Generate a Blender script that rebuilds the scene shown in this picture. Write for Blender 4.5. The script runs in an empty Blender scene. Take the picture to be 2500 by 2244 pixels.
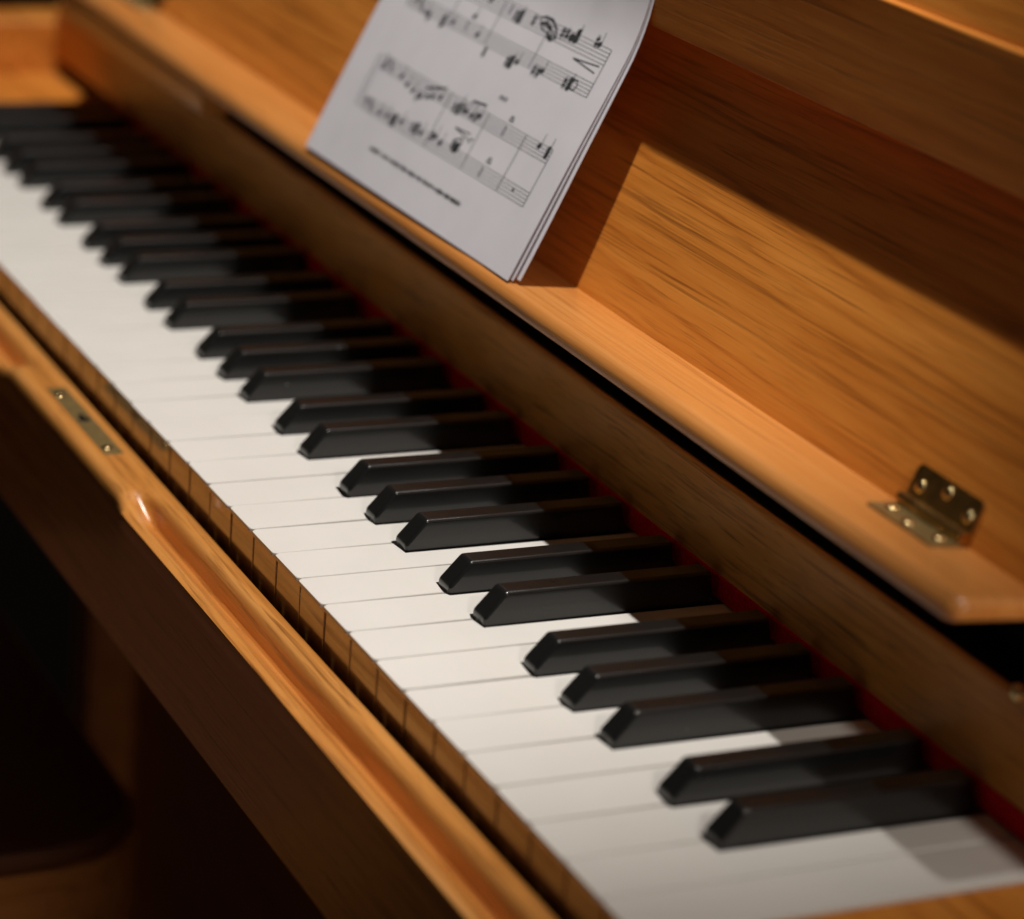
import bpy, bmesh, math, random
from mathutils import Vector, Matrix

# ------------------------------------------------------------------ camera
scene = bpy.context.scene
MM = 0.001
cam_data = bpy.data.cameras.new("camera")
cam = bpy.data.objects.new("camera", cam_data)
scene.collection.objects.link(cam)
scene.camera = cam
cam_data.sensor_fit = 'HORIZONTAL'
cam_data.sensor_width = 36.0
cam_data.lens = 102.32
cam_data.clip_start = 0.02
cam_data.clip_end = 50.0
right = Vector((0.41498, 0.9062, 0.08117))
up = -Vector((0.33835, -0.07089, -0.93835))
back = -Vector((-0.84458, 0.41685, -0.33604))
m = Matrix((right, up, back)).transposed().to_4x4()
m.translation = Vector((692.665, -345.298, 378.58)) * MM
cam.matrix_world = m
cam_data.dof.use_dof = True
cam_data.dof.focus_distance = 1.012
cam_data.dof.aperture_fstop = 6.4

# ------------------------------------------------------------------ light
world = bpy.data.worlds.new("World")
scene.world = world
world.use_nodes = True
wb = world.node_tree.nodes["Background"]
wb.inputs[0].default_value = (1.0, 0.82, 0.6, 1)
wb.inputs[1].default_value = 0.022


def spot(name, loc, target, energy, size_deg, blend, radius, col):
    d = bpy.data.lights.new(name, 'SPOT')
    d.energy = energy
    d.color = col
    d.spot_size = math.radians(size_deg)
    d.spot_blend = blend
    d.shadow_soft_size = radius
    o = bpy.data.objects.new(name, d)
    scene.collection.objects.link(o)
    o.location = Vector(loc) * MM
    o.rotation_euler = (Vector(target) - Vector(loc)).to_track_quat('-Z', 'Y').to_euler()
    return o


# narrow overhead lamp hanging straight above the front edge of the music shelf
spot("overhead_lamp", (-225, 140, 1500), (-470, 60, 0), 88.0, 46, 0.62, 0.018, (1.0, 0.955, 0.895))
# weaker room lamp past the treble end
spot("room_lamp", (760, 150, 610), (60, 60, 0), 10.0, 80, 1.0, 0.03, (1.0, 0.92, 0.82))
# added low fill with no real source, brightens the stool under the key bed
spot("stool_fill", (1500, -55, -110), (-420, 0, -320), 17.0, 60, 1.0, 0.12, (1.0, 0.8, 0.6))

vs = scene.view_settings
vs.view_transform = 'Standard'
vs.look = 'None'
vs.exposure = 0.0
vs.gamma = 1.0
vs.use_curve_mapping = False
scene.cycles.use_denoising = True
scene.cycles.max_bounces = 10
scene.cycles.diffuse_bounces = 6
scene.cycles.sample_clamp_indirect = 6.0

random.seed(7)


# ------------------------------------------------------------------ materials
def new_mat(name):
    mt = bpy.data.materials.new(name)
    mt.use_nodes = True
    nt = mt.node_tree
    return mt, nt, nt.nodes["Principled BSDF"]


def N(nt, kind, **kw):
    n = nt.nodes.new(kind)
    for k, v in kw.items():
        setattr(n, k, v)
    return n


def mathn(nt, op, a, b=None, clamp=False):
    n = nt.nodes.new('ShaderNodeMath')
    n.operation = op
    n.use_clamp = clamp
    for i, v in enumerate((a, b)):
        if v is None:
            continue
        if isinstance(v, (int, float)):
            n.inputs[i].default_value = v
        else:
            nt.links.new(v, n.inputs[i])
    return n.outputs[0]


def ramp(nt, fac, stops):
    n = nt.nodes.new('ShaderNodeValToRGB')
    e = n.color_ramp.elements
    while len(e) > 1:
        e.remove(e[0])
    e[0].position, e[0].color = stops[0][0], (*stops[0][1], 1)
    for p, c in stops[1:]:
        x = e.new(p)
        x.color = (*c, 1)
    nt.links.new(fac, n.inputs[0])
    return n.outputs[0]


def wood(name, light, mid, dark, rough=0.32, streak=0.75, axis='X', random_offset=False, coat=0.0, cathedral=0.6, slen=6.0, plen=24.0):
    mt, nt, bs = new_mat(name)
    tc = N(nt, 'ShaderNodeTexCoord')
    src = tc.outputs['Object']
    if random_offset:
        oi = N(nt, 'ShaderNodeObjectInfo')
        ad = N(nt, 'ShaderNodeVectorMath', operation='MULTIPLY_ADD')
        cx = N(nt, 'ShaderNodeCombineXYZ')
        nt.links.new(oi.outputs['Random'], cx.inputs[0])
        nt.links.new(oi.outputs['Random'], cx.inputs[1])
        nt.links.new(oi.outputs['Random'], cx.inputs[2])
        nt.links.new(cx.outputs[0], ad.inputs[0])
        ad.inputs[1].default_value = (3.1, 1.7, 2.3)
        nt.links.new(src, ad.inputs[2])
        src = ad.outputs[0]

    def mapped(sx, sy):
        mp = N(nt, 'ShaderNodeMapping')
        mp.inputs['Scale'].default_value = {'X': (sx, sy, sy), 'Y': (sy, sx, sy), 'Z': (sy, sy, sx)}[axis]
        nt.links.new(src, mp.inputs[0])
        return mp.outputs[0]

    def noise(vec, detail=3.0, rg=0.55, dist=0.0):
        n = N(nt, 'ShaderNodeTexNoise')
        n.inputs['Scale'].default_value = 1.0
        n.inputs['Detail'].default_value = detail
        n.inputs['Roughness'].default_value = rg
        n.inputs['Distortion'].default_value = dist
        nt.links.new(vec, n.inputs['Vector'])
        return n.outputs['Fac']

    tone = noise(mapped(4, 85), 4, 0.6, 0.4)
    fine = noise(mapped(22, 620), 3, 0.6, 0.3)
    # growth-ring figure: contour lines of a slow noise
    slow = noise(mapped(1.1, 24), 2, 0.45, 0.25)
    rings = mathn(nt, 'PINGPONG', mathn(nt, 'MULTIPLY', slow, 26.0), 1.0)
    rings = mathn(nt, 'POWER', rings, 4.0)
    rings = mathn(nt, 'MULTIPLY', rings, mathn(nt, 'MULTIPLY', noise(mapped(14, 120), 2, 0.5, 0.4), 2.4, True))
    streaks = noise(mapped(slen, 420), 3, 0.55, 0.8)
    streaks = mathn(nt, 'MULTIPLY', mathn(nt, 'SUBTRACT', streaks, 0.55), 8.0, True)
    pores = noise(mapped(plen, 900), 2, 0.5, 0.3)
    pores = mathn(nt, 'MULTIPLY', mathn(nt, 'SUBTRACT', pores, 0.57), 9.0, True)
    v = mathn(nt, 'MULTIPLY', tone, 0.75)
    v = mathn(nt, 'ADD', v, mathn(nt, 'MULTIPLY', fine, 0.40))
    v = mathn(nt, 'SUBTRACT', v, mathn(nt, 'MULTIPLY', rings, 0.30 * cathedral))
    col = ramp(nt, v, [(0.18, dark), (0.46, mid), (0.78, light)])
    dk = mathn(nt, 'ADD', mathn(nt, 'MULTIPLY', streaks, 0.62 * streak), mathn(nt, 'MULTIPLY', pores, 0.36 * streak), True)
    mx = N(nt, 'ShaderNodeMix', data_type='RGBA', blend_type='MIX')
    nt.links.new(dk, mx.inputs[0])
    nt.links.new(col, mx.inputs[6])
    mx.inputs[7].default_value = (dark[0] * 0.35, dark[1] * 0.28, dark[2] * 0.25, 1)
    nt.links.new(mx.outputs[2], bs.inputs['Base Color'])
    rr = mathn(nt, 'ADD', mathn(nt, 'MULTIPLY', fine, 0.16), mathn(nt, 'ADD', mathn(nt, 'MULTIPLY', tone, 0.18), rough - 0.15))
    nt.links.new(rr, bs.inputs['Roughness'])
    bs.inputs['Specular IOR Level'].default_value = 0.45
    bs.inputs['Coat Weight'].default_value = coat
    bs.inputs['Coat Roughness'].default_value = 0.18
    bp = N(nt, 'ShaderNodeBump')
    bp.inputs['Strength'].default_value = 0.35
    bp.inputs['Distance'].default_value = 0.0003
    h = mathn(nt, 'SUBTRACT', mathn(nt, 'MULTIPLY', fine, 0.5), dk)
    nt.links.new(h, bp.inputs['Height'])
    nt.links.new(bp.outputs[0], bs.inputs['Normal'])
    return mt


OAK_L, OAK_M, OAK_D = (0.82, 0.315, 0.050), (0.64, 0.21, 0.027), (0.28, 0.078, 0.009)
M = {}
M['oak'] = wood('oak', OAK_L, OAK_M, OAK_D, 0.42, streak=0.68)
M['oak_fall'] = wood('oak_fall', (0.82, 0.38, 0.085), (0.66, 0.28, 0.052), (0.30, 0.10, 0.016), 0.45, streak=0.75, cathedral=0.3, slen=14, plen=65)
M['oak_shelf'] = wood('oak_shelf', (0.72, 0.31, 0.082), (0.60, 0.225, 0.05), (0.36, 0.115, 0.022), 0.34, streak=0.4, cathedral=0.25, coat=0.5)
M['oak_rail'] = wood('oak_rail', (0.74, 0.335, 0.088), (0.60, 0.235, 0.048), (0.40, 0.14, 0.025), 0.30, streak=0.9, coat=0.35, slen=12, plen=34)
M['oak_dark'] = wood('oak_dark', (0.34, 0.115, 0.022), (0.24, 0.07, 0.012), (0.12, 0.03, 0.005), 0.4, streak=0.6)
M['oak_front'] = wood('oak_front', (0.30, 0.15, 0.055), (0.23, 0.11, 0.036), (0.13, 0.055, 0.016), 0.14, streak=0.4,
                      random_offset=True, coat=1.0)
M['oak_front'].node_tree.nodes["Principled BSDF"].inputs['Coat Roughness'].default_value = 0.06
M['oak_front'].node_tree.nodes["Principled BSDF"].inputs['Coat IOR'].default_value = 1.7
M['stool_wood'] = wood('stool_wood', (0.55, 0.23, 0.065), (0.42, 0.155, 0.04), (0.24, 0.08, 0.018), 0.3, axis='Y')
M['floor_wood'] = wood('floor_wood', (0.035, 0.018, 0.011), (0.025, 0.012, 0.007), (0.014, 0.006, 0.004), 0.6, axis='Y')


def plastic(name, col, rough, dust=0.0, spec=0.5, dust_col=(0.6, 0.6, 0.58)):
    mt, nt, bs = new_mat(name)
    tc = N(nt, 'ShaderNodeTexCoord')
    oi = N(nt, 'ShaderNodeObjectInfo')
    nz = N(nt, 'ShaderNodeTexNoise')
    nz.inputs['Scale'].default_value = 30
    nz.inputs['Detail'].default_value = 4
    ad = N(nt, 'ShaderNodeVectorMath', operation='ADD')
    nt.links.new(tc.outputs['Object'], ad.inputs[0])
    cx = N(nt, 'ShaderNodeCombineXYZ')
    sc = mathn(nt, 'MULTIPLY', oi.outputs['Random'], 5.0)
    for i in range(3):
        nt.links.new(sc, cx.inputs[i])
    nt.links.new(cx.outputs[0], ad.inputs[1])
    nt.links.new(ad.outputs[0], nz.inputs['Vector'])
    c = ramp(nt, nz.outputs['Fac'], [(0.3, tuple(x * 0.96 for x in col)), (0.7, col)])
    if dust > 0:
        vo = N(nt, 'ShaderNodeTexVoronoi')
        vo.inputs['Scale'].default_value = 55
        nt.links.new(ad.outputs[0], vo.inputs['Vector'])
        sp = mathn(nt, 'LESS_THAN', vo.outputs['Distance'], dust)
        mx = N(nt, 'ShaderNodeMix', data_type='RGBA')
        nt.links.new(sp, mx.inputs[0])
        nt.links.new(c, mx.inputs[6])
        mx.inputs[7].default_value = (*dust_col, 1)
        c = mx.outputs[2]
    nt.links.new(c, bs.inputs['Base Color'])
    nt.links.new(mathn(nt, 'ADD', mathn(nt, 'MULTIPLY', nz.outputs['Fac'], 0.08), rough - 0.04), bs.inputs['Roughness'])
    bs.inputs['Specular IOR Level'].default_value = spec
    return mt


M['ivory'] = plastic('ivory_plastic', (0.80, 0.77, 0.725), 0.22, 0.012, dust_col=(0.3, 0.27, 0.24))
M['black'] = plastic('black_plastic', (0.008, 0.0079, 0.0077), 0.29, 0.014)
bsb = M['black'].node_tree.nodes['Principled BSDF']
bsb.inputs['Coat Weight'].default_value = 0.5
bsb.inputs['Coat Roughness'].default_value = 0.07
M['gap_black'] = plastic('dark_gap', (0.006, 0.006, 0.006), 0.9, spec=0.1)  # near-black standing in for shade in the shelf gap; also fills the keyhole


def cloth(name, col):
    mt, nt, bs = new_mat(name)
    tc = N(nt, 'ShaderNodeTexCoord')
    nz = N(nt, 'ShaderNodeTexNoise')
    nz.inputs['Scale'].default_value = 900
    nz.inputs['Detail'].default_value = 3
    nt.links.new(tc.outputs['Object'], nz.inputs['Vector'])
    nt.links.new(ramp(nt, nz.outputs['Fac'], [(0.3, tuple(x * 0.6 for x in col)), (0.7, col)]), bs.inputs['Base Color'])
    bs.inputs['Roughness'].default_value = 0.95
    bs.inputs['Specular IOR Level'].default_value = 0.05
    bp = N(nt, 'ShaderNodeBump')
    bp.inputs['Strength'].default_value = 0.5
    bp.inputs['Distance'].default_value = 0.0003
    nt.links.new(nz.outputs['Fac'], bp.inputs['Height'])
    nt.links.new(bp.outputs[0], bs.inputs['Normal'])
    return mt


M['leather'] = plastic('dark_leather', (0.13, 0.045, 0.02), 0.5, spec=0.3)
M['felt_red'] = cloth('red_felt', (0.75, 0.012, 0.02))


def metal(name, col, rough, metallic=1.0):
    mt, nt, bs = new_mat(name)
    tc = N(nt, 'ShaderNodeTexCoord')
    nz = N(nt, 'ShaderNodeTexNoise')
    nz.inputs['Scale'].default_value = 220
    nz.inputs['Detail'].default_value = 4
    nt.links.new(tc.outputs['Object'], nz.inputs['Vector'])
    nt.links.new(ramp(nt, nz.outputs['Fac'], [(0.3, tuple(x * 0.75 for x in col)), (0.7, col)]), bs.inputs['Base Color'])
    bs.inputs['Metallic'].default_value = metallic
    nt.links.new(mathn(nt, 'ADD', mathn(nt, 'MULTIPLY', nz.outputs['Fac'], 0.15), rough - 0.07), bs.inputs['Roughness'])
    return mt


M['brass'] = metal('brass', (0.62, 0.40, 0.14), 0.30)
M['brass_plate'] = metal('tarnished_brass', (0.36, 0.25, 0.10), 0.34, 0.55)
M['brass_screw'] = metal('brass_screw', (0.85, 0.62, 0.30), 0.15)
M['dark_steel'] = metal('dark_steel', (0.2, 0.19, 0.17), 0.25)


def paper():
    mt, nt, bs = new_mat('paper')
    tc = N(nt, 'ShaderNodeTexCoord')
    nz = N(nt, 'ShaderNodeTexNoise')
    nz.inputs['Scale'].default_value = 60
    nz.inputs['Detail'].default_value = 5
    nt.links.new(tc.outputs['Object'], nz.inputs['Vector'])
    nt.links.new(ramp(nt, nz.outputs['Fac'], [(0.3, (0.76, 0.735, 0.79)), (0.7, (0.80, 0.775, 0.82))]), bs.inputs['Base Color'])
    bs.inputs['Roughness'].default_value = 0.6
    bs.inputs['Specular IOR Level'].default_value = 0.3
    return mt


M['paper'] = paper()


def ink():
    mt, nt, bs = new_mat('ink')
    tc = N(nt, 'ShaderNodeTexCoord')
    nz = N(nt, 'ShaderNodeTexNoise')
    nz.inputs['Scale'].default_value = 700
    nt.links.new(tc.outputs['Object'], nz.inputs['Vector'])
    nt.links.new(ramp(nt, nz.outputs['Fac'], [(0.35, (0.02, 0.023, 0.025)), (0.7, (0.07, 0.075, 0.08))]), bs.inputs['Base Color'])
    bs.inputs['Roughness'].default_value = 0.6
    return mt


M['ink'] = ink()


# ------------------------------------------------------------------ mesh helpers (millimetres in, metres out)
def mesh_from_bm(name, bm, smooth=True, angle=35):
    bmesh.ops.recalc_face_normals(bm, faces=bm.faces)
    for v in bm.verts:
        v.co *= MM
    me = bpy.data.meshes.new(name)
    bm.to_mesh(me)
    bm.free()
    if smooth:
        me.polygons.foreach_set('use_smooth', [True] * len(me.polygons))
        me.set_sharp_from_angle(angle=math.radians(angle))
    return me


def place(name, me, mat, parent=None, loc=(0, 0, 0)):
    o = bpy.data.objects.new(name, me)
    scene.collection.objects.link(o)
    if mat is not None and not me.materials:
        me.materials.append(M[mat])
    o.location = Vector(loc) * MM
    if parent is not None:
        o.parent = parent
        o.matrix_parent_inverse = parent_inv(parent)
    if me.name.split('.')[0] in WEIGHTED or me.name.startswith('key_cover'):
        wn = o.modifiers.new('weighted_normal', 'WEIGHTED_NORMAL')
        wn.keep_sharp = True
        wn.weight = 100
    return o


WEIGHTED = {'black_key', 'fallboard', 'music_desk', 'ledge', 'upper_panel', 'cheek_block', 'case_arm', 'key_slip', 'music_shelf', 'lid_stop', 'lock_plate',
            'hinge_leaf', 'leg', 'toe_block', 'stool_seat', 'stool_leg', 'felt_strip', 'lower_panel', 'bottom_rail', 'case_side', 'key_bed'}


def parent_inv(p):
    """translation-only hierarchy: keep the child's own location in world coordinates"""
    t = Vector((0, 0, 0))
    q = p
    while q is not None:
        t += q.location if q.parent is None else (q.location + q.matrix_parent_inverse.translation)
        q = q.parent
    return Matrix.Translation(-t)


def empty(name, loc, label, category, group=None):
    o = bpy.data.objects.new(name, None)
    o.empty_display_size = 0.05
    scene.collection.objects.link(o)
    o.location = Vector(loc) * MM
    o['label'] = label
    o['category'] = category
    if group:
        o['group'] = group
    return o


def bm_box(bm, x0, x1, y0, y1, z0, z1, bev=0.0, seg=2):
    vs_ = [bm.verts.new(c) for c in ((x0, y0, z0), (x1, y0, z0), (x1, y1, z0), (x0, y1, z0),
                                     (x0, y0, z1), (x1, y0, z1), (x1, y1, z1), (x0, y1, z1))]
    fs = [bm.faces.new([vs_[i] for i in f]) for f in ((0, 3, 2, 1), (4, 5, 6, 7), (0, 1, 5, 4), (1, 2, 6, 5), (2, 3, 7, 6), (3, 0, 4, 7))]
    if bev > 0:
        es = list({e for f in fs for e in f.edges})
        bmesh.ops.bevel(bm, geom=es, offset=bev, segments=seg, profile=0.5, affect='EDGES')


def box(name, x0, x1, y0, y1, z0, z1, mat, parent, bev=0.0, seg=2):
    bm = bmesh.new()
    bm_box(bm, x0, x1, y0, y1, z0, z1, bev, seg)
    return place(name, mesh_from_bm(name, bm), mat, parent)


def extrude_profile(name, prof, x0, x1, mat, parent, bev=0.0, seg=2, xs=None):
    """prof: closed list of (y, z); swept along x"""
    bm = bmesh.new()
    a = [bm.verts.new((x0, y, z)) for y, z in prof]
    b = [bm.verts.new((x1, y, z)) for y, z in prof]
    n = len(prof)
    bm.faces.new(a)
    bm.faces.new(list(reversed(b)))
    for i in range(n):
        bm.faces.new((a[i], b[i], b[(i + 1) % n], a[(i + 1) % n]))
    if bev > 0:
        bmesh.ops.bevel(bm, geom=list(bm.edges), offset=bev, segments=seg, profile=0.5, affect='EDGES')
    return place(name, mesh_from_bm(name, bm), mat, parent)


def bm_dome(bm, c, nrm, r, h, n=16, rings=4, sink=0.2):
    nrm = Vector(nrm).normalized()
    t = nrm.orthogonal().normalized()
    b = nrm.cross(t)
    c = Vector(c)
    prev = None
    for k in range(rings + 1):
        a = (math.pi / 2) * k / rings
        rr, hh = r * math.cos(a), h * math.sin(a)
        if k == rings:
            top = bm.verts.new(c + nrm * h)
            for i in range(n):
                bm.faces.new((prev[i], prev[(i + 1) % n], top))
        else:
            cur = [bm.verts.new(c + nrm * hh + (t * math.cos(2 * math.pi * i / n) + b * math.sin(2 * math.pi * i / n)) * rr) for i in range(n)]
            if prev:
                for i in range(n):
                    bm.faces.new((prev[i], prev[(i + 1) % n], cur[(i + 1) % n], cur[i]))
            else:
                low = [bm.verts.new(v.co - nrm * sink) for v in cur]
                for i in range(n):
                    bm.faces.new((low[i], low[(i + 1) % n], cur[(i + 1) % n], cur[i]))
                bm.faces.new(low)
            prev = cur


def screw(parent, c, nrm, r, h, mat='brass_screw', name='screw'):
    bm = bmesh.new()
    bm_dome(bm, c, nrm, r, h)
    return place(name, mesh_from_bm(name, bm), mat, parent)


# ------------------------------------------------------------------ setting
FLOOR = -730.0
bm = bmesh.new()
f = 12000
fv = [bm.verts.new(c) for c in ((-f, -f, FLOOR), (f, -f, FLOOR), (f, f, FLOOR), (-f, f, FLOOR))]
bm.faces.new(fv)
floor = place('floor', mesh_from_bm('floor', bm, False), 'floor_wood')
floor['kind'] = 'structure'
floor['label'] = 'dark wooden floor under the piano'

# ------------------------------------------------------------------ piano
X0, X1 = -822.5, 94.0
piano = empty('upright_piano', (-364, 150, FLOOR),
              'honey coloured oak upright piano with its lid open and black and white keys showing', 'piano')

# --- key rail, bed and case
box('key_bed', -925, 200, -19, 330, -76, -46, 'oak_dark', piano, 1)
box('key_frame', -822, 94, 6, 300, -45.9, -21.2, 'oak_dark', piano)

# key slip with its two finger grooves
FLAT = [(-1.6, -45.5), (-1.6, -18), (-1.8, -16.7), (-2.8, -16.2), (-5.2, -16.2), (-7.2, -16.2), (-9.0, -16.2), (-10.4, -16.2), (-11.8, -16.2), (-13.2, -16.2),
        (-14.6, -16.2), (-16.2, -16.3), (-17.8, -16.7), (-19.4, -17.6), (-20.5, -19.2), (-21.0, -22), (-21, -26), (-21, -31), (-21, -77), (-20.4, -78.8), (-19.2, -79.5), (-5, -79.5), (-5, -45.5)]
GROOVE = [(-1.6, -45.5), (-1.6, -18), (-1.8, -16.7), (-2.8, -16.2), (-5.4, -16.2), (-7.2, -16.5), (-8.6, -17.4), (-9.4, -19.4), (-9.6, -22.4), (-9.7, -25.6),
          (-10.8, -27.2), (-12.6, -26.6), (-15.0, -24.0), (-17.6, -21.8), (-20.4, -20.3), (-23.2, -20.8), (-23.4, -25.0), (-21, -31), (-21, -77), (-20.4, -78.8), (-19.2, -79.5), (-5, -79.5), (-5, -45.5)]


def sstep(a, b, x):
    t = max(0.0, min(1.0, (x - a) / (b - a)))
    return t * t * (3 - 2 * t)


def gfac(x):
    return max(sstep(-304, -280, x), sstep(-448, -476, x))


xs = [-925]
x = -900
while x < 196:
    xs.append(x)
    x += 2.0 if (-312 < x < -260 or -480 < x < -440) else 12.0
xs.append(205)
bm = bmesh.new()
rows = []
for x in xs:
    g = gfac(x)
    rows.append([bm.verts.new((x, a[0] * (1 - g) + b[0] * g, a[1] * (1 - g) + b[1] * g)) for a, b in zip(FLAT, GROOVE)])
n = len(FLAT)
for r0, r1 in zip(rows, rows[1:]):
    for i in range(n):
        bm.faces.new((r0[i], r0[(i + 1) % n], r1[(i + 1) % n], r1[i]))
bm.faces.new(rows[0])
bm.faces.new(list(reversed(rows[-1])))
key_slip = place('key_slip', mesh_from_bm('key_slip', bm, True, 50), 'oak_rail', piano)

# lock plate let into the key slip
bm = bmesh.new()
bm_box(bm, -420, -338, -14.2, -6.2, -16.8, -15.9, 0.25)
lock = place('lock_plate', mesh_from_bm('lock_plate', bm), 'brass_plate', piano)
lock['label'] = 'narrow brass lock plate with a keyhole and two screws'
screw(lock, (-411, -11.5, -16.0), (0, 0, 1), 2.4, 0.9)
screw(lock, (-345, -11.2, -16.0), (0, 0, 1), 2.4, 0.9)
bm = bmesh.new()
bm_dome(bm, (-379, -10.2, -15.89), (0, 0, 1), 2.6, 0.02, rings=2, sink=0.01)
bm_box(bm, -386, -380, -11.3, -9.1, -15.90, -15.865)
place('keyhole', mesh_from_bm('keyhole', bm, False), 'gap_black', lock)

# --- keys
BLACKS = {'C#': 20.3, 'D#': 48.9, 'F#': 89.8, 'G#': 117.5, 'A#': 145.2}
CUT = 6.6
GAP = 0.46
YCUT = 45.2
YEND = 152.0
WHITE = [('C', 0, None, 'C#'), ('D', 1, 'C#', 'D#'), ('E', 2, 'D#', None), ('F', 3, None, 'F#'), ('G', 4, 'F#', 'G#'), ('A', 5, 'G#', 'A#'), ('B', 6, 'A#', None),
         ('Fend', 3, None, None)]


def key_plan(idx, lb, rb, inset=0.0, front=0.0, rnd=1.7):
    xl, xr = idx * 23.5 + GAP + inset, (idx + 1) * 23.5 - GAP - inset
    yl = xl if lb is None else BLACKS[lb] + CUT + inset
    yr = xr if rb is None else BLACKS[rb] - CUT - inset
    pts = []
    y0 = front
    k = 5
    for i in range(k + 1):      # bass front corner, rounded
        a = math.pi + (math.pi / 2) * i / k
        pts.append((xl + rnd + rnd * math.cos(a), y0 + rnd + rnd * math.sin(a)))
    for i in range(k + 1):
        a = 1.5 * math.pi + (math.pi / 2) * i / k
        pts.append((xr - rnd + rnd * math.cos(a), y0 + rnd + rnd * math.sin(a)))
    if rb is not None:
        pts += [(xr, YCUT - inset), (yr, YCUT - inset)]
    pts.append((yr, YEND))
    pts.append((yl, YEND))
    if lb is not None:
        pts += [(yl, YCUT - inset), (xl, YCUT - inset)]
    return pts


def prism(pts, z0, z1, bev=0.0, seg=3):
    bm = bmesh.new()
    lo = [bm.verts.new((x, y, z0)) for x, y in pts]
    hi = [bm.verts.new((x, y, z1)) for x, y in pts]
    nn = len(pts)
    bm.faces.new(list(reversed(lo)))
    top = bm.faces.new(hi)
    for i in range(nn):
        bm.faces.new((lo[i], lo[(i + 1) % nn], hi[(i + 1) % nn], hi[i]))
    if bev:
        bmesh.ops.bevel(bm, geom=list(top.edges), offset=bev, segments=seg, profile=0.5, affect='EDGES')
    return bm


cover_me, body_me = {}, {}
for nm, idx, lb, rb in WHITE:
    cover_me[nm] = mesh_from_bm('key_cover_' + nm, prism(key_plan(idx, lb, rb), -1.5, 0.0, 0.5))
    cover_me[nm].materials.append(M['ivory'])
    body_me[nm] = mesh_from_bm('key_body_' + nm, prism(key_plan(idx, lb, rb, 0.05, 1.5, 0.35), -21.0, -1.5), False)
    body_me[nm].materials.append(M['oak_front'])

prof = [(46.0, -9.0), (46.0, 2.6), (53.6, 11.3), (131.8, 11.3), (132.6, 2.0), (132.6, -9.0)]


def hw(z):
    return 5.25 - 0.75 * (z + 3) / 14.3


bm = bmesh.new()
a = [bm.verts.new((-hw(z), y, z)) for y, z in prof]
b = [bm.verts.new((hw(z), y, z)) for y, z in prof]
nn = len(prof)
bm.faces.new(a)
bm.faces.new(list(reversed(b)))
for i in range(nn):
    bm.faces.new((a[i], b[i], b[(i + 1) % nn], a[(i + 1) % nn]))
bmesh.ops.bevel(bm, geom=[e for e in bm.edges if max(v.co.z for v in e.verts) > -5], offset=1.25, segments=5, profile=0.5, affect='EDGES')
black_me = mesh_from_bm('black_key', bm, True, 40)
black_me.materials.append(M['black'])

for octv in range(-5, 1):
    for nm, idx, lb, rb in WHITE:
        if octv < 0 and nm == 'Fend':
            continue
        if octv == 0 and nm not in ('C', 'D', 'E', 'Fend'):
            continue
        dz = random.uniform(-0.15, 0.15)
        o = place('white_key', body_me[nm], None, piano, (octv * 164.5 + random.uniform(-0.08, 0.08), random.uniform(-0.12, 0.12), dz))
        place('key_cover', cover_me[nm], None, o, (o.location.x / MM, o.location.y / MM, dz))
    for bn, bx in BLACKS.items():
        if octv == 0 and bn not in ('C#', 'D#'):
            continue
        bk = place('black_key', black_me, None, piano, (octv * 164.5 + bx + random.uniform(-0.12, 0.12), random.uniform(-0.3, 0.3), random.uniform(-0.2, 0.2)))
        bk.rotation_euler = (random.uniform(-0.0012, 0.0012), random.uniform(-0.008, 0.008), random.uniform(-0.0025, 0.0025))

# --- behind the keys
box('felt_strip', X0 + 0.5, X1 - 0.5, 135.2, 138.5, 0.9, 9.0, 'felt_red', piano, 0.5)
extrude_profile('fallboard', [(136.2, 8.4), (136.0, 40.4), (137.2, 41.9), (150, 41.9), (150, 8.4)], -924, 200, 'oak_fall', piano, 0.4)
box('gap_backing', -922, 198, 150.3, 170, 20, 73, 'gap_black', piano)  # black sheet added to stand for the shaded hollow under the shelf
box('gap_strip', -800, 72, 137.8, 150, 41.92, 42.7, 'gap_black', piano)  # black strip on the fallboard top, the gap's shade put in as colour

for nm, (a0, a1) in {'far': (-924.5, X0 - 0.6), 'near': (X1 + 0.6, 204)}.items():
    bm = bmesh.new()
    bm_box(bm, a0, a1, -3.4, 135.8, -45, -0.4, 1.2, 3)
    place('cheek_block', mesh_from_bm('cheek_block', bm), 'oak', piano)
box('case_arm', -962, -925.3, -22, 420, -90, 30, 'oak', piano, 2.5, 3)
box('case_arm', 205.3, 242, -22, 420, -90, 30, 'oak', piano, 2.5, 3)
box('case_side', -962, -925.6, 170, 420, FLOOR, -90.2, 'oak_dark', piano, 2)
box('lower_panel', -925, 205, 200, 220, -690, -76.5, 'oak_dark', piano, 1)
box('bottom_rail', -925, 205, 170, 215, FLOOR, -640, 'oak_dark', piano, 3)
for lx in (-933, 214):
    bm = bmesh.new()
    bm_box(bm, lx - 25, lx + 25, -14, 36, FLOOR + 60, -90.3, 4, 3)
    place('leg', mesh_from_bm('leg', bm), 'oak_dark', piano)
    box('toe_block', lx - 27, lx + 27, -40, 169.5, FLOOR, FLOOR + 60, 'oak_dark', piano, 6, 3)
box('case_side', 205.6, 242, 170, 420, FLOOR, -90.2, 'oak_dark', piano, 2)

# --- shelf (folded lid strip), leaning music desk, ledge, upper panel
SH = math.radians(5)


def shelf_z(y):
    return 79.3 - math.tan(SH) * (y - 101)


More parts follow.
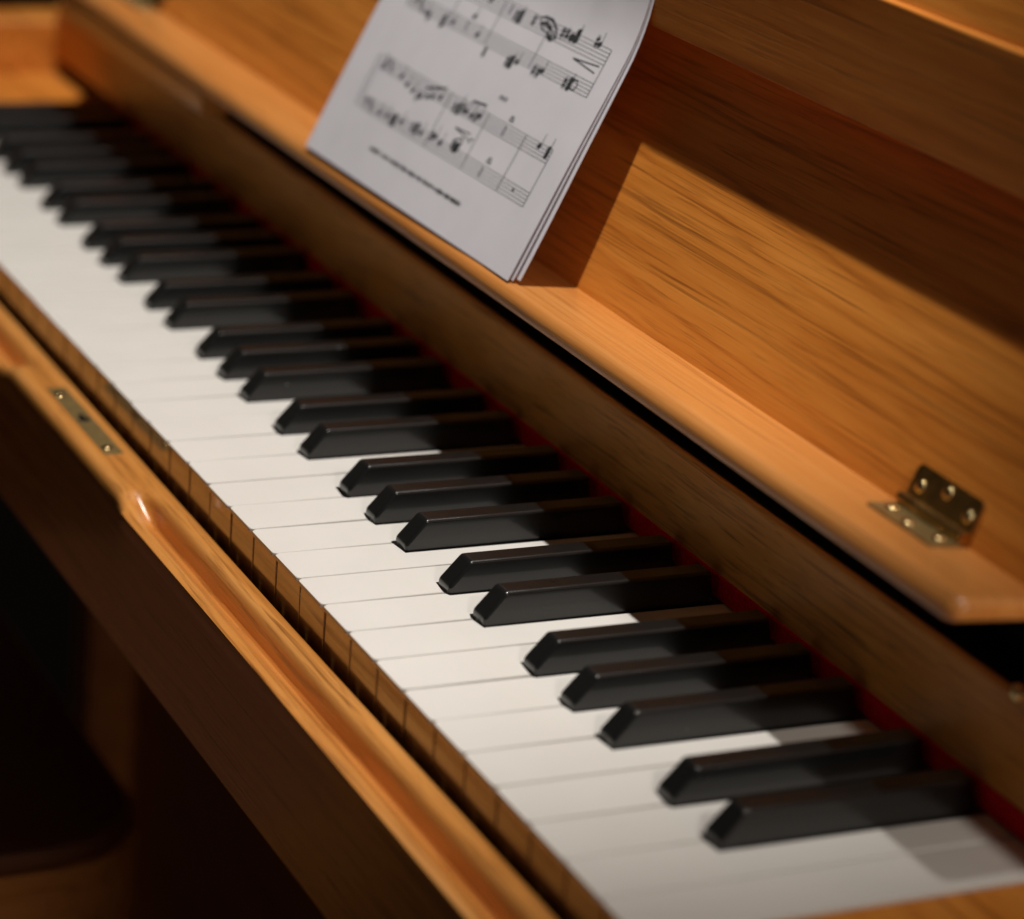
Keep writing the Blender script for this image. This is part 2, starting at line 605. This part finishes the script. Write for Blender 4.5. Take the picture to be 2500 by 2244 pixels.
prof = []
for (cy, cz, rr, a0, a1) in ((106.2, 74.2, 5.0, 85, 172), (102.8, 73.2, 1.6, 188, 275)):
    for i in range(8):
        a = math.radians(a0 + (a1 - a0) * i / 7)
        prof.append((cy + rr * math.cos(a), cz + rr * math.sin(a)))
prof += [(134, 69.2), (134, shelf_z(134))]
bm = bmesh.new()
rows = []
pcy, pcz = 118.0, 75.2
for x, k in ((-801, 0.8), (-800, 1.8), (-798, 2.6), (-795, 3.0), (67.5, 3.0), (70.5, 2.6), (72.5, 1.8), (73.5, 0.8)):
    d = 3.0 - k
    rows.append([bm.verts.new((x, y + d * (1 if y < pcy else 0), z + (d * 0.9 if z < pcz else -d * 0.9))) for y, z in prof])
n = len(prof)
for r0, r1 in zip(rows, rows[1:]):
    for i in range(n):
        bm.faces.new((r0[i], r0[(i + 1) % n], r1[(i + 1) % n], r1[i]))
bm.faces.new(rows[0])
bm.faces.new(list(reversed(rows[-1])))
shelf = place('music_shelf', mesh_from_bm('music_shelf', bm, True, 50), 'oak_shelf', piano)
for k in range(-13, 5):
    xx = -142 + 54.4 * (k - 0)
    if -570 < xx < 70:
        screw(shelf, (xx, 107.5, 71.1), (0, 0, -1), 1.7, 3.0, 'dark_steel')
box('lid_stop', -800, -573, 101.6, 116, 60.0, 71.0, 'oak_rail', piano, 1.5, 3)

TILT = math.radians(22)


def panel_pt(s, off=0.0):
    """s along the panel from the shelf joint, off out of its face towards the player"""
    return (132.3 + s * math.sin(TILT) - off * math.cos(TILT), 76.6 + s * math.cos(TILT) + off * math.sin(TILT))


extrude_profile('music_desk', [panel_pt(-8), panel_pt(150), panel_pt(150, -16), panel_pt(-8, -16)], -830, 198, 'oak', piano, 0.3)
extrude_profile('ledge', [(153.7, 174.8), (154.0, 215.4), (154.6, 216.0), (206, 216.0), (206, 192), (174, 174.8)], -835, 199, 'oak', piano, 0.5)
extrude_profile('upper_panel', [(156.4, 215.0), (156.4 + 0.29 * 150, 365), (214 + 0.29 * 150, 365), (205, 215.0)], -840, 200, 'oak', piano, 0.5)


def hinge(xc):
    t = Matrix.Translation
    bmv = bmesh.new()
    # shelf leaf
    ys, ye = 119.0, 130.0
    lo = [(xc - 18, ys), (xc + 18, ys), (xc + 18, ye), (xc - 18, ye)]
    b_ = [bmv.verts.new((x, y, shelf_z(y) + 0.02)) for x, y in lo]
    c_ = [bmv.verts.new((x, y, shelf_z(y) + 1.2)) for x, y in lo]
    bmv.faces.new(list(reversed(b_)))
    bmv.faces.new(c_)
    for i in range(4):
        bmv.faces.new((b_[i], b_[(i + 1) % 4], c_[(i + 1) % 4], c_[i]))
    bmesh.ops.bevel(bmv, geom=list(bmv.edges), offset=0.3, segments=2, profile=0.5, affect='EDGES')
    leaf = place('hinge', mesh_from_bm('hinge_leaf', bmv), 'brass_plate', piano)
    # desk leaf with rounded corners
    bmv = bmesh.new()
    pts = []
    r = 2.5
    for cxx, cs, a0 in ((xc - 18 + r, 14.5 - r, 90), (xc - 18, 2.5, None), (xc + 18, 2.5, None), (xc + 18 - r, 14.5 - r, 0)):
        if a0 is None:
            pts.append((cxx, cs))
        else:
            for i in range(5):
                a = math.radians(a0 + 90 - 0 + (-90 + 22.5 * i) if a0 == 0 else a0 + 22.5 * i)
                pts.append((cxx + r * math.cos(a), cs + r * math.sin(a)))
    lo_ = [bmv.verts.new((x, *panel_pt(s, 0.02))) for x, s in pts]
    hi_ = [bmv.verts.new((x, *panel_pt(s, 1.2))) for x, s in pts]
    bmv.faces.new(lo_)
    bmv.faces.new(list(reversed(hi_)))
    for i in range(len(pts)):
        j = (i + 1) % len(pts)
        bmv.faces.new((lo_[i], lo_[j], hi_[j], hi_[i]))
    place('hinge_leaf', mesh_from_bm('hinge_leaf_b', bmv), 'brass', leaf)
    # knuckle
    bmv = bmesh.new()
    ky, kz = panel_pt(2.2, 2.2)
    segs = 5
    for k in range(segs):
        xa, xb = xc - 18 + k * 7.2 + 0.15, xc - 18 + (k + 1) * 7.2 - 0.15
        ra = [bmv.verts.new((xa, ky + 2.1 * math.cos(a * math.pi / 8), kz + 2.1 * math.sin(a * math.pi / 8))) for a in range(16)]
        rb = [bmv.verts.new((xb, ky + 2.1 * math.cos(a * math.pi / 8), kz + 2.1 * math.sin(a * math.pi / 8))) for a in range(16)]
        bmv.faces.new(ra)
        bmv.faces.new(list(reversed(rb)))
        for i in range(16):
            bmv.faces.new((ra[i], rb[i], rb[(i + 1) % 16], ra[(i + 1) % 16]))
    place('knuckle', mesh_from_bm('knuckle', bmv), 'brass', leaf)
    sn = (0, math.sin(SH), math.cos(SH))
    pn = (0, -math.cos(TILT), math.sin(TILT))
    for dx, dy in ((-13, 125.2), (0, 122.6), (13, 125.2)):
        screw(leaf, (xc + dx, dy, shelf_z(dy) + 1.15), sn, 2.3, 1.0)
    for dx, ds in ((-13, 8), (0, 10.8), (13, 8)):
        screw(leaf, (xc + dx, *panel_pt(ds, 1.15)), pn, 2.3, 1.0)


hinge(14.5)
hinge(-743)
bm = bmesh.new()
bm_dome(bm, (62, 135.9, 42.5), (0, -1, 0.2), 3.0, 2.2)
place('pivot_pin', mesh_from_bm('pivot_pin', bm), 'brass_screw', piano)

# ------------------------------------------------------------------ sheet music
P0 = Vector((-438.5, 102.7, 79.5))
U = Vector((202, 3, 0)).normalized()
T0 = math.radians(25.87)
NRM = U.cross(Vector((0, math.sin(T0), math.cos(T0)))).normalized()
SHEET_W, SHEET_H = 203.0, 250.0
V_BEND = 89.0


def sheet_pt(u, v, off=0.0):
    if v <= V_BEND:
        p = P0 + U * u + Vector((0, math.sin(T0), math.cos(T0))) * v
        return p + NRM * off
    p = P0 + U * u + Vector((0, math.sin(T0), math.cos(T0))) * V_BEND
    steps = 24
    d = (v - V_BEND) / steps
    t1 = math.radians(1.5)
    w = V_BEND
    a = T0
    for i in range(steps):
        w += d
        k = min(1.0, (w - V_BEND) / 44.0)
        a = T0 + (t1 - T0) * k
        p = p + Vector((0, math.sin(a), math.cos(a))) * d
    n_ = U.cross(Vector((0, math.sin(a), math.cos(a)))).normalized()
    return p + n_ * off


def front_off(u, v):
    o = 0.6 * math.sin(u / 38.0 + 0.6) * min(1.0, v / 40.0) + 0.7 * math.sin(math.pi * u / 203.0)
    o += 0.8 * math.exp(-((u - 172) / 6.0) ** 2) * sstep(85, 125, v)
    o -= 2.2 * sstep(150, 203, u) * sstep(60, 0, v) * 0.3
    o += 1.3 * sstep(120, 0, v) * sstep(170, 203, u)
    return o + 0.5


def page_mesh(name, offf, du0, nu=42, nv=44, vmin=0.0):
    bm = bmesh.new()
    g = []
    for j in range(nv + 1):
        v = vmin + (SHEET_H - vmin) * j / nv
        row = []
        for i in range(nu + 1):
            u = SHEET_W * i / nu
            row.append(bm.verts.new(sheet_pt(u + du0(v) * (i / nu), v, offf(u, v))))
        g.append(row)
    for j in range(nv):
        for i in range(nu):
            bm.faces.new((g[j][i], g[j][i + 1], g[j + 1][i + 1], g[j + 1][i]))
    ext = bmesh.ops.extrude_face_region(bm, geom=list(bm.faces))
    for e in ext['geom']:
        if isinstance(e, bmesh.types.BMVert):
            e.co -= NRM * 0.12
    return mesh_from_bm(name, bm, True, 60)


sheet = empty('sheet_music', (-332, 103, 79.3), 'white printed sheet music pages leaning on the piano shelf', 'sheet music')
front_page = place('page', page_mesh('page_front', front_off, lambda v: 0.0), 'paper', sheet)
place('page', page_mesh('page_mid', lambda u, v: front_off(u, v) - 0.5 - 0.8 * sstep(120, 203, u) * sstep(125, 0, v),
                        lambda v: 1.2 * sstep(140, 0, v), vmin=0.9), 'paper', sheet)
place('page', page_mesh('page_back', lambda u, v: min(front_off(u, v), 1.6) - 0.9 - 1.7 * sstep(100, 203, u) * sstep(125, 0, v) ** 0.7,
                        lambda v: 2.6 * sstep(150, 0, v) + 1.0, vmin=2.2), 'paper', sheet)

# ink: flat print lying on the front page
ink_bm = bmesh.new()
INK = 0.10


def ip(u, v):
    return sheet_pt(u, v, front_off(u, v) + INK)


def poly_ink(pts):
    ink_bm.faces.new([ink_bm.verts.new(ip(*p)) for p in pts])


def stroke(pts, w, w1=None):
    """polyline with width, in page millimetres"""
    w1 = w if w1 is None else w1
    L = []
    nseg = len(pts)
    for i, (x, y) in enumerate(pts):
        xa, ya = pts[max(i - 1, 0)]
        xb, yb = pts[min(i + 1, nseg - 1)]
        dx, dy = xb - xa, yb - ya
        l = math.hypot(dx, dy) or 1
        ww = 1.42 * (w + (w1 - w) * i / max(1, nseg - 1)) / 2
        L.append((ink_bm.verts.new(ip(x - dy / l * ww, y + dx / l * ww)), ink_bm.verts.new(ip(x + dy / l * ww, y - dx / l * ww))))
    for a_, b_ in zip(L, L[1:]):
        ink_bm.faces.new((a_[0], a_[1], b_[1], b_[0]))


def line(u0, v0, u1, v1, w, nseg=None):
    nseg = nseg or max(1, int(math.hypot(u1 - u0, v1 - v0) / 5))
    stroke([(u0 + (u1 - u0) * i / nseg, v0 + (v1 - v0) * i / nseg) for i in range(nseg + 1)], w)


def head(u, v, rx=1.15, ry=0.82, ang=0.4, hollow=False):
    rx, ry = rx * 1.4, ry * 1.35
    k = 14
    pts = [(u + rx * math.cos(t) * math.cos(ang) - ry * math.sin(t) * math.sin(ang),
            v + rx * math.cos(t) * math.sin(ang) + ry * math.sin(t) * math.cos(ang)) for t in [2 * math.pi * i / k for i in range(k)]]
    if hollow:
        stroke(pts + [pts[0]], 0.45)
    else:
        poly_ink(pts)


def sharp(u, v, s=1.0):
    s *= 1.25
    for d in (-0.45, 0.45):
        line(u + d * s, v - 1.9 * s, u + d * s, v + 1.9 * s, 0.24 * s, 1)
    for d in (-0.7, 0.7):
        line(u - 1.0 * s, v + (d - 0.25) * s, u + 1.0 * s, v + (d + 0.25) * s, 0.5 * s, 1)


def flat(u, v, s=1.0):
    line(u - 0.5 * s, v - 1.0 * s, u - 0.5 * s, v + 2.6 * s, 0.26 * s, 1)
    stroke([(u - 0.5 * s, v - 1.0 * s), (u + 0.55 * s, v - 0.1 * s), (u + 0.45 * s, v + 0.75 * s), (u - 0.5 * s, v + 0.5 * s)], 0.4 * s)


def note(u, v, up_=True, length=5.0, hollow=False, flag=False):
    head(u, v, hollow=hollow)
    if up_:
        line(u + 1.0, v, u + 1.0, v + length, 0.26, 1)
        if flag:
            stroke([(u + 1.0, v + length), (u + 2.2, v + length - 1.6), (u + 2.0, v + length - 3.2)], 0.6, 0.15)
    else:
        line(u - 1.0, v, u - 1.0, v - length, 0.26, 1)


def rest(u, v):
    stroke([(u - 0.5, v + 2.0), (u + 0.6, v + 0.8), (u - 0.5, v - 0.2), (u + 0.6, v - 1.3), (u - 0.5, v - 1.0), (u + 0.2, v - 2.2)], 0.55)


def treble(u, v, s=1.0):
    pts = []
    for i in range(26):
        t = i / 25
        if t < 0.55:
            a = -0.5 + t / 0.55 * 7.2
            r = (0.4 + 1.5 * t / 0.55) * s
            pts.append((u + r * math.cos(a), v + r * math.sin(a) - 0.2))
        else:
            k = (t - 0.55) / 0.45
            pts.append((u + (1.4 * math.cos(5.2 * k + 0.4) * (1 - k * 0.6)) * s, v + (1.9 + 4.4 * math.sin(k * 2.4) - 9.0 * max(0, k - 0.55)) * s * 0.8))
    stroke(pts, 0.6 * s, 0.5 * s)


def bass(u, v, s=1.0):
    pts = [(u + (1.5 * math.cos(a)) * s, v + (1.4 * math.sin(a)) * s) for a in [2.6 - i * 0.35 for i in range(10)]]
    pts += [(u - 0.6 * s, v - 2.6 * s)]
    stroke(pts, 0.6 * s, 0.25 * s)
    head(u - 1.0 * s, v + 0.5 * s, 0.7, 0.6)
    head(u + 2.4 * s, v + 0.9, 0.28, 0.28)
    head(u + 2.4 * s, v - 0.5, 0.28, 0.28)


def staff(u0, u1, v0, v1):
    for k in range(5):
        v = v0 + (v1 - v0) * k / 4
        line(u0, v, u1, v, 0.115)


SY = [(88.0 - 1.8, 92.4), (72.8, 78.4), (44.4, 50.0), (26.2, 31.8)]
for k, (a0, a1) in enumerate(SY):
    staff(28 if k < 2 else 30, 190.5 if k < 2 else 187, a0, a1)
staff(28, 190.5, 119, 125)
staff(28, 190.5, 134, 140)
for (ut, vt, ub, vb) in ((190.5, 92.4, 190.5, 72.8), (187, 50.0, 186.8, 26.2), (102, 92.4, 101.5, 72.8), (141.6, 92.4, 141, 72.8),
                         (163.7, 50, 163, 26.2), (131, 50, 131, 26.2), (97, 50, 96.5, 26.2), (66, 92.4, 66, 72.8), (28.2, 50, 28.2, 26.2), (27, 92.4, 27, 72.8),
                         (190.5, 140, 190.5, 119), (110, 140, 110, 119)):
    line(ut, vt, ub, vb, 0.3)
# brace on the left
for vb, vt in ((26.2, 50.0), (72.8, 92.4)):
    vm = (vb + vt) / 2
    stroke([(25.6, vb), (24.6, vb + 3), (24.9, vm - 2), (23.8, vm), (24.9, vm + 2), (24.6, vt - 3), (25.6, vt)], 0.4)
treble(33, 46.6)
bass(33, 29.6)
treble(32, 89)
bass(32, 76)
for (u, v) in ((38, 49), (40.5, 46.5), (38, 30.6), (40.5, 28.2), (37, 91.5), (39.5, 89), (37, 77), (39.5, 74.4)):
    sharp(u, v, 0.8)
# lower system, upper staff
for (u, v, kind) in ((52, 46, 'n'), (60, 44, 'n'), (66.5, 43, 'n'), (72, 42.2, 's'), (75, 42.6, 'n'), (80, 43.8, 'n'), (84, 45, 'n'), (90, 46.2, 'n'), (104, 45.6, 's'),
                     (107.5, 46, 'c'), (111, 47, 's'), (114, 46.4, 'n'), (119, 46, 'n'), (122.5, 46.4, 's'), (125, 47.4, 'n'), (147, 47.2, 'r'), (176, 48.8, 'n'), (184, 48.2, 'c')):
    if kind == 'n':
        note(u, v, True, 5.2)
    elif kind == 's':
        sharp(u, v)
    elif kind == 'c':
        for q in (-1.6, 0, 1.4):
            head(u, v + q)
        line(u + 1, v - 1.6, u + 1, v + 6, 0.28, 1)
    else:
        rest(u, v)
stroke([(147.0, 51.4), (147.5, 53.2), (148.6, 53.6), (149.5, 53.0), (149.9, 51.4)], 0.5)
head(148.4, 51.8, 0.4, 0.4)
for q in range(4):
    line(132 + q * 1.7, 57.0, 132.9 + q * 1.7, 58.8, 0.5, 1)
# beams
poly_ink([(76, 47.4), (91, 51.0), (91, 50.1), (76, 46.5)])
poly_ink([(115, 51.8), (126, 52.8), (126, 51.9), (115, 50.9)])
# lower system, lower staff
for (u, v, kind) in ((49, 28.4, 'n'), (56, 29, 'n'), (61, 28.8, 's'), (64, 29, 'c'), (70, 29.8, 'n'), (81, 30.6, 's'), (84.5, 30.8, 'c'), (89, 30, 'n'), (98.5, 31.4, 's'),
                     (101.2, 31.8, 'n'), (107, 30.6, 'n'), (116.5, 33.0, 's'), (146, 29.2, 'r'), (174, 29.6, 'd')):
    if kind == 'n':
        note(u, v, True, 5.0)
    elif kind == 's':
        sharp(u, v)
    elif kind == 'c':
        for q in (-1.5, 0, 1.5):
            head(u, v + q)
        line(u - 1, v - 4, u - 1, v + 1.5, 0.28, 1)
    elif kind == 'd':
        head(u, v, 0.6, 0.5)
    else:
        rest(u, v)
for q in (-1.6, 0.2, 1.8):
    head(120, 33.0 + q, 1.9, 1.0, 0.3, hollow=(q > 1))
stroke([(146.4, 33.2), (147, 35.2), (148, 35.7), (149, 35.0), (149.4, 33.2)], 0.5)
head(148, 33.8, 0.4, 0.4)
line(112, 39, 125.4, 39.6, 0.3)
line(112, 39, 125.4, 37.4, 0.3)
stroke([(126.5, 36.2), (127.4, 38.0), (129.4, 38.4)], 0.7, 0.3)
# upper system
for (u, v, kind) in ((48, 88, 'n'), (56, 89, 'n'), (74, 89, 'n'), (82, 90.4, 'n'), (90, 89.6, 'n'), (108, 90, 'r'), (113.5, 88.6, 's'), (117, 88.8, 'c'), (128, 90, 's'),
                     (152, 90.4, 's'), (155.4, 90.8, 's'), (163, 91.6, 'c'), (178, 93, 's'), (180.6, 92.4, 'n')):
    if kind == 'n':
        note(u, v, True, 5)
    elif kind == 's':
        sharp(u, v, 1.1)
    elif kind == 'c':
        for q in (-1.8, 0, 1.8):
            head(u, v + q, 1.4, 0.9)
        line(u + 1.3, v - 1.8, u + 1.3, v + 5, 0.3, 1)
    else:
        rest(u, v)
stroke([(131, 91.5), (135, 93.2), (141, 93.2), (146, 90.8), (149, 87.0)], 0.5, 1.0)
stroke([(133, 90.0), (138, 91.4), (143, 89.8), (148, 86.6)], 0.9, 0.5)
head(138.5, 89.0, 3.0, 0.8, -0.15, hollow=True)
head(144.5, 86.4, 2.0, 0.8, -0.2)
head(159.4, 90.2, 1.6, 1.3, 0.3)
line(167.4, 83.6, 188.0, 85.0, 0.32)
line(167.4, 83.6, 187.0, 82.0, 0.32)
for (u, v, kind) in ((45, 73.6, 'n'), (48.5, 72.8, 's'), (62, 73.5, 'c'), (70, 75, 'n'), (82, 76.2, 'r'), (84.3, 81.0, 'n'), (93, 75, 'n'), (104.5, 70.4, 's'),
                     (124, 71.2, 's'), (127, 71.6, 'c'), (131, 72.6, 'n'), (145.5, 73.0, 's'), (149, 72.8, 's'), (151.5, 74, 'n'), (170.5, 74.0, 's'), (174.2, 74.4, 'c'), (177.6, 74.8, 'h')):
    if kind == 'n':
        note(u, v, True, 4.6)
    elif kind == 's':
        sharp(u, v, 1.05)
    elif kind == 'c':
        for q in (-1.6, 0.1, 1.7):
            head(u, v + q, 1.3, 0.9)
        line(u + 1.2, v - 1.6, u + 1.2, v + 4.6, 0.3, 1)
    elif kind == 'h':
        head(u, v, 1.6, 1.5, 0.3, hollow=True)
    else:
        rest(u, v)
# topmost system, mostly past the top of the sheet
random.seed(3)
for k in range(16):
    note(44 + k * 9 + random.uniform(-1.5, 1.5), random.choice((120.5, 122, 123.5)), True, 5)
    note(44 + k * 9 + random.uniform(-1.5, 1.5), random.choice((135.5, 137, 138.5)), True, 5)
# small print line at the foot of the page
random.seed(5)
uu = 55.6
while uu < 144.5:
    wl = random.uniform(2.5, 7.0)
    q = uu
    while q < min(uu + wl, 144.5):
        hgt = random.choice((1.0, 1.0, 1.0, 1.6))
        k = random.random()
        if k < 0.4:
            line(q, 13.7, q, 13.7 + hgt, 0.32, 1)
            line(q, 13.7 + 0.9, q + 0.6, 13.7 + 0.8, 0.3, 1)
        elif k < 0.75:
            head(q + 0.3, 14.2, 0.42, 0.5, 0, hollow=True)
        else:
            line(q, 13.7, q + 0.5, 14.7, 0.32, 1)
            line(q + 0.5, 13.7, q, 14.7, 0.3, 1)
        q += 1.05
    uu += wl + 0.9
for v in ink_bm.verts:
    v.co *= MM
ink_me = bpy.data.meshes.new('printed_music')
ink_bm.to_mesh(ink_me)
ink_bm.free()
printed = place('printed_music', ink_me, 'ink', front_page)
printed['label'] = 'printed staves and notes in black ink'

# ------------------------------------------------------------------ stool tucked under the key bed
stool = empty('piano_stool', (-610, -140, FLOOR), 'brown wooden stool with dark padded top in the shade under the key bed', 'stool')


def rounded_rect(x0, x1, y0, y1, r, k=8):
    pts = []
    for cx, cy_, a0 in ((x1 - r, y0 + r, -90), (x1 - r, y1 - r, 0), (x0 + r, y1 - r, 90), (x0 + r, y0 + r, 180)):
        for i in range(k + 1):
            a = math.radians(a0 + 90 * i / k)
            pts.append((cx + r * math.cos(a), cy_ + r * math.sin(a)))
    return pts


bm = prism(rounded_rect(-794, -431, -324, 46, 50), -246.5, -238, 3.5, 4)
place('cushion', mesh_from_bm('stool_cushion', bm), 'leather', stool)
bm = prism(rounded_rect(-800, -425, -330, 52, 55), -282, -246, 3, 4)
place('seat', mesh_from_bm('stool_seat', bm), 'stool_wood', stool)
bm = prism(rounded_rect(-775, -450, -305, 27, 20), -330, -282.2)
place('apron', mesh_from_bm('stool_apron', bm), 'stool_wood', stool)
for lx in (-760, -470):
    for ly in (-285, 5):
        bm = bmesh.new()
        vs0 = [bm.verts.new((lx + sx * 13, ly + sy * 13, FLOOR)) for sx, sy in ((-1, -1), (1, -1), (1, 1), (-1, 1))]
        vs1 = [bm.verts.new((lx + sx * 19, ly + sy * 19, -330.2)) for sx, sy in ((-1, -1), (1, -1), (1, 1), (-1, 1))]
        bm.faces.new(list(reversed(vs0)))
        bm.faces.new(vs1)
        for i in range(4):
            bm.faces.new((vs0[i], vs0[(i + 1) % 4], vs1[(i + 1) % 4], vs1[i]))
        bmesh.ops.bevel(bm, geom=list(bm.edges), offset=3, segments=2, profile=0.5, affect='EDGES')
        place('leg', mesh_from_bm('stool_leg', bm), 'stool_wood', stool)
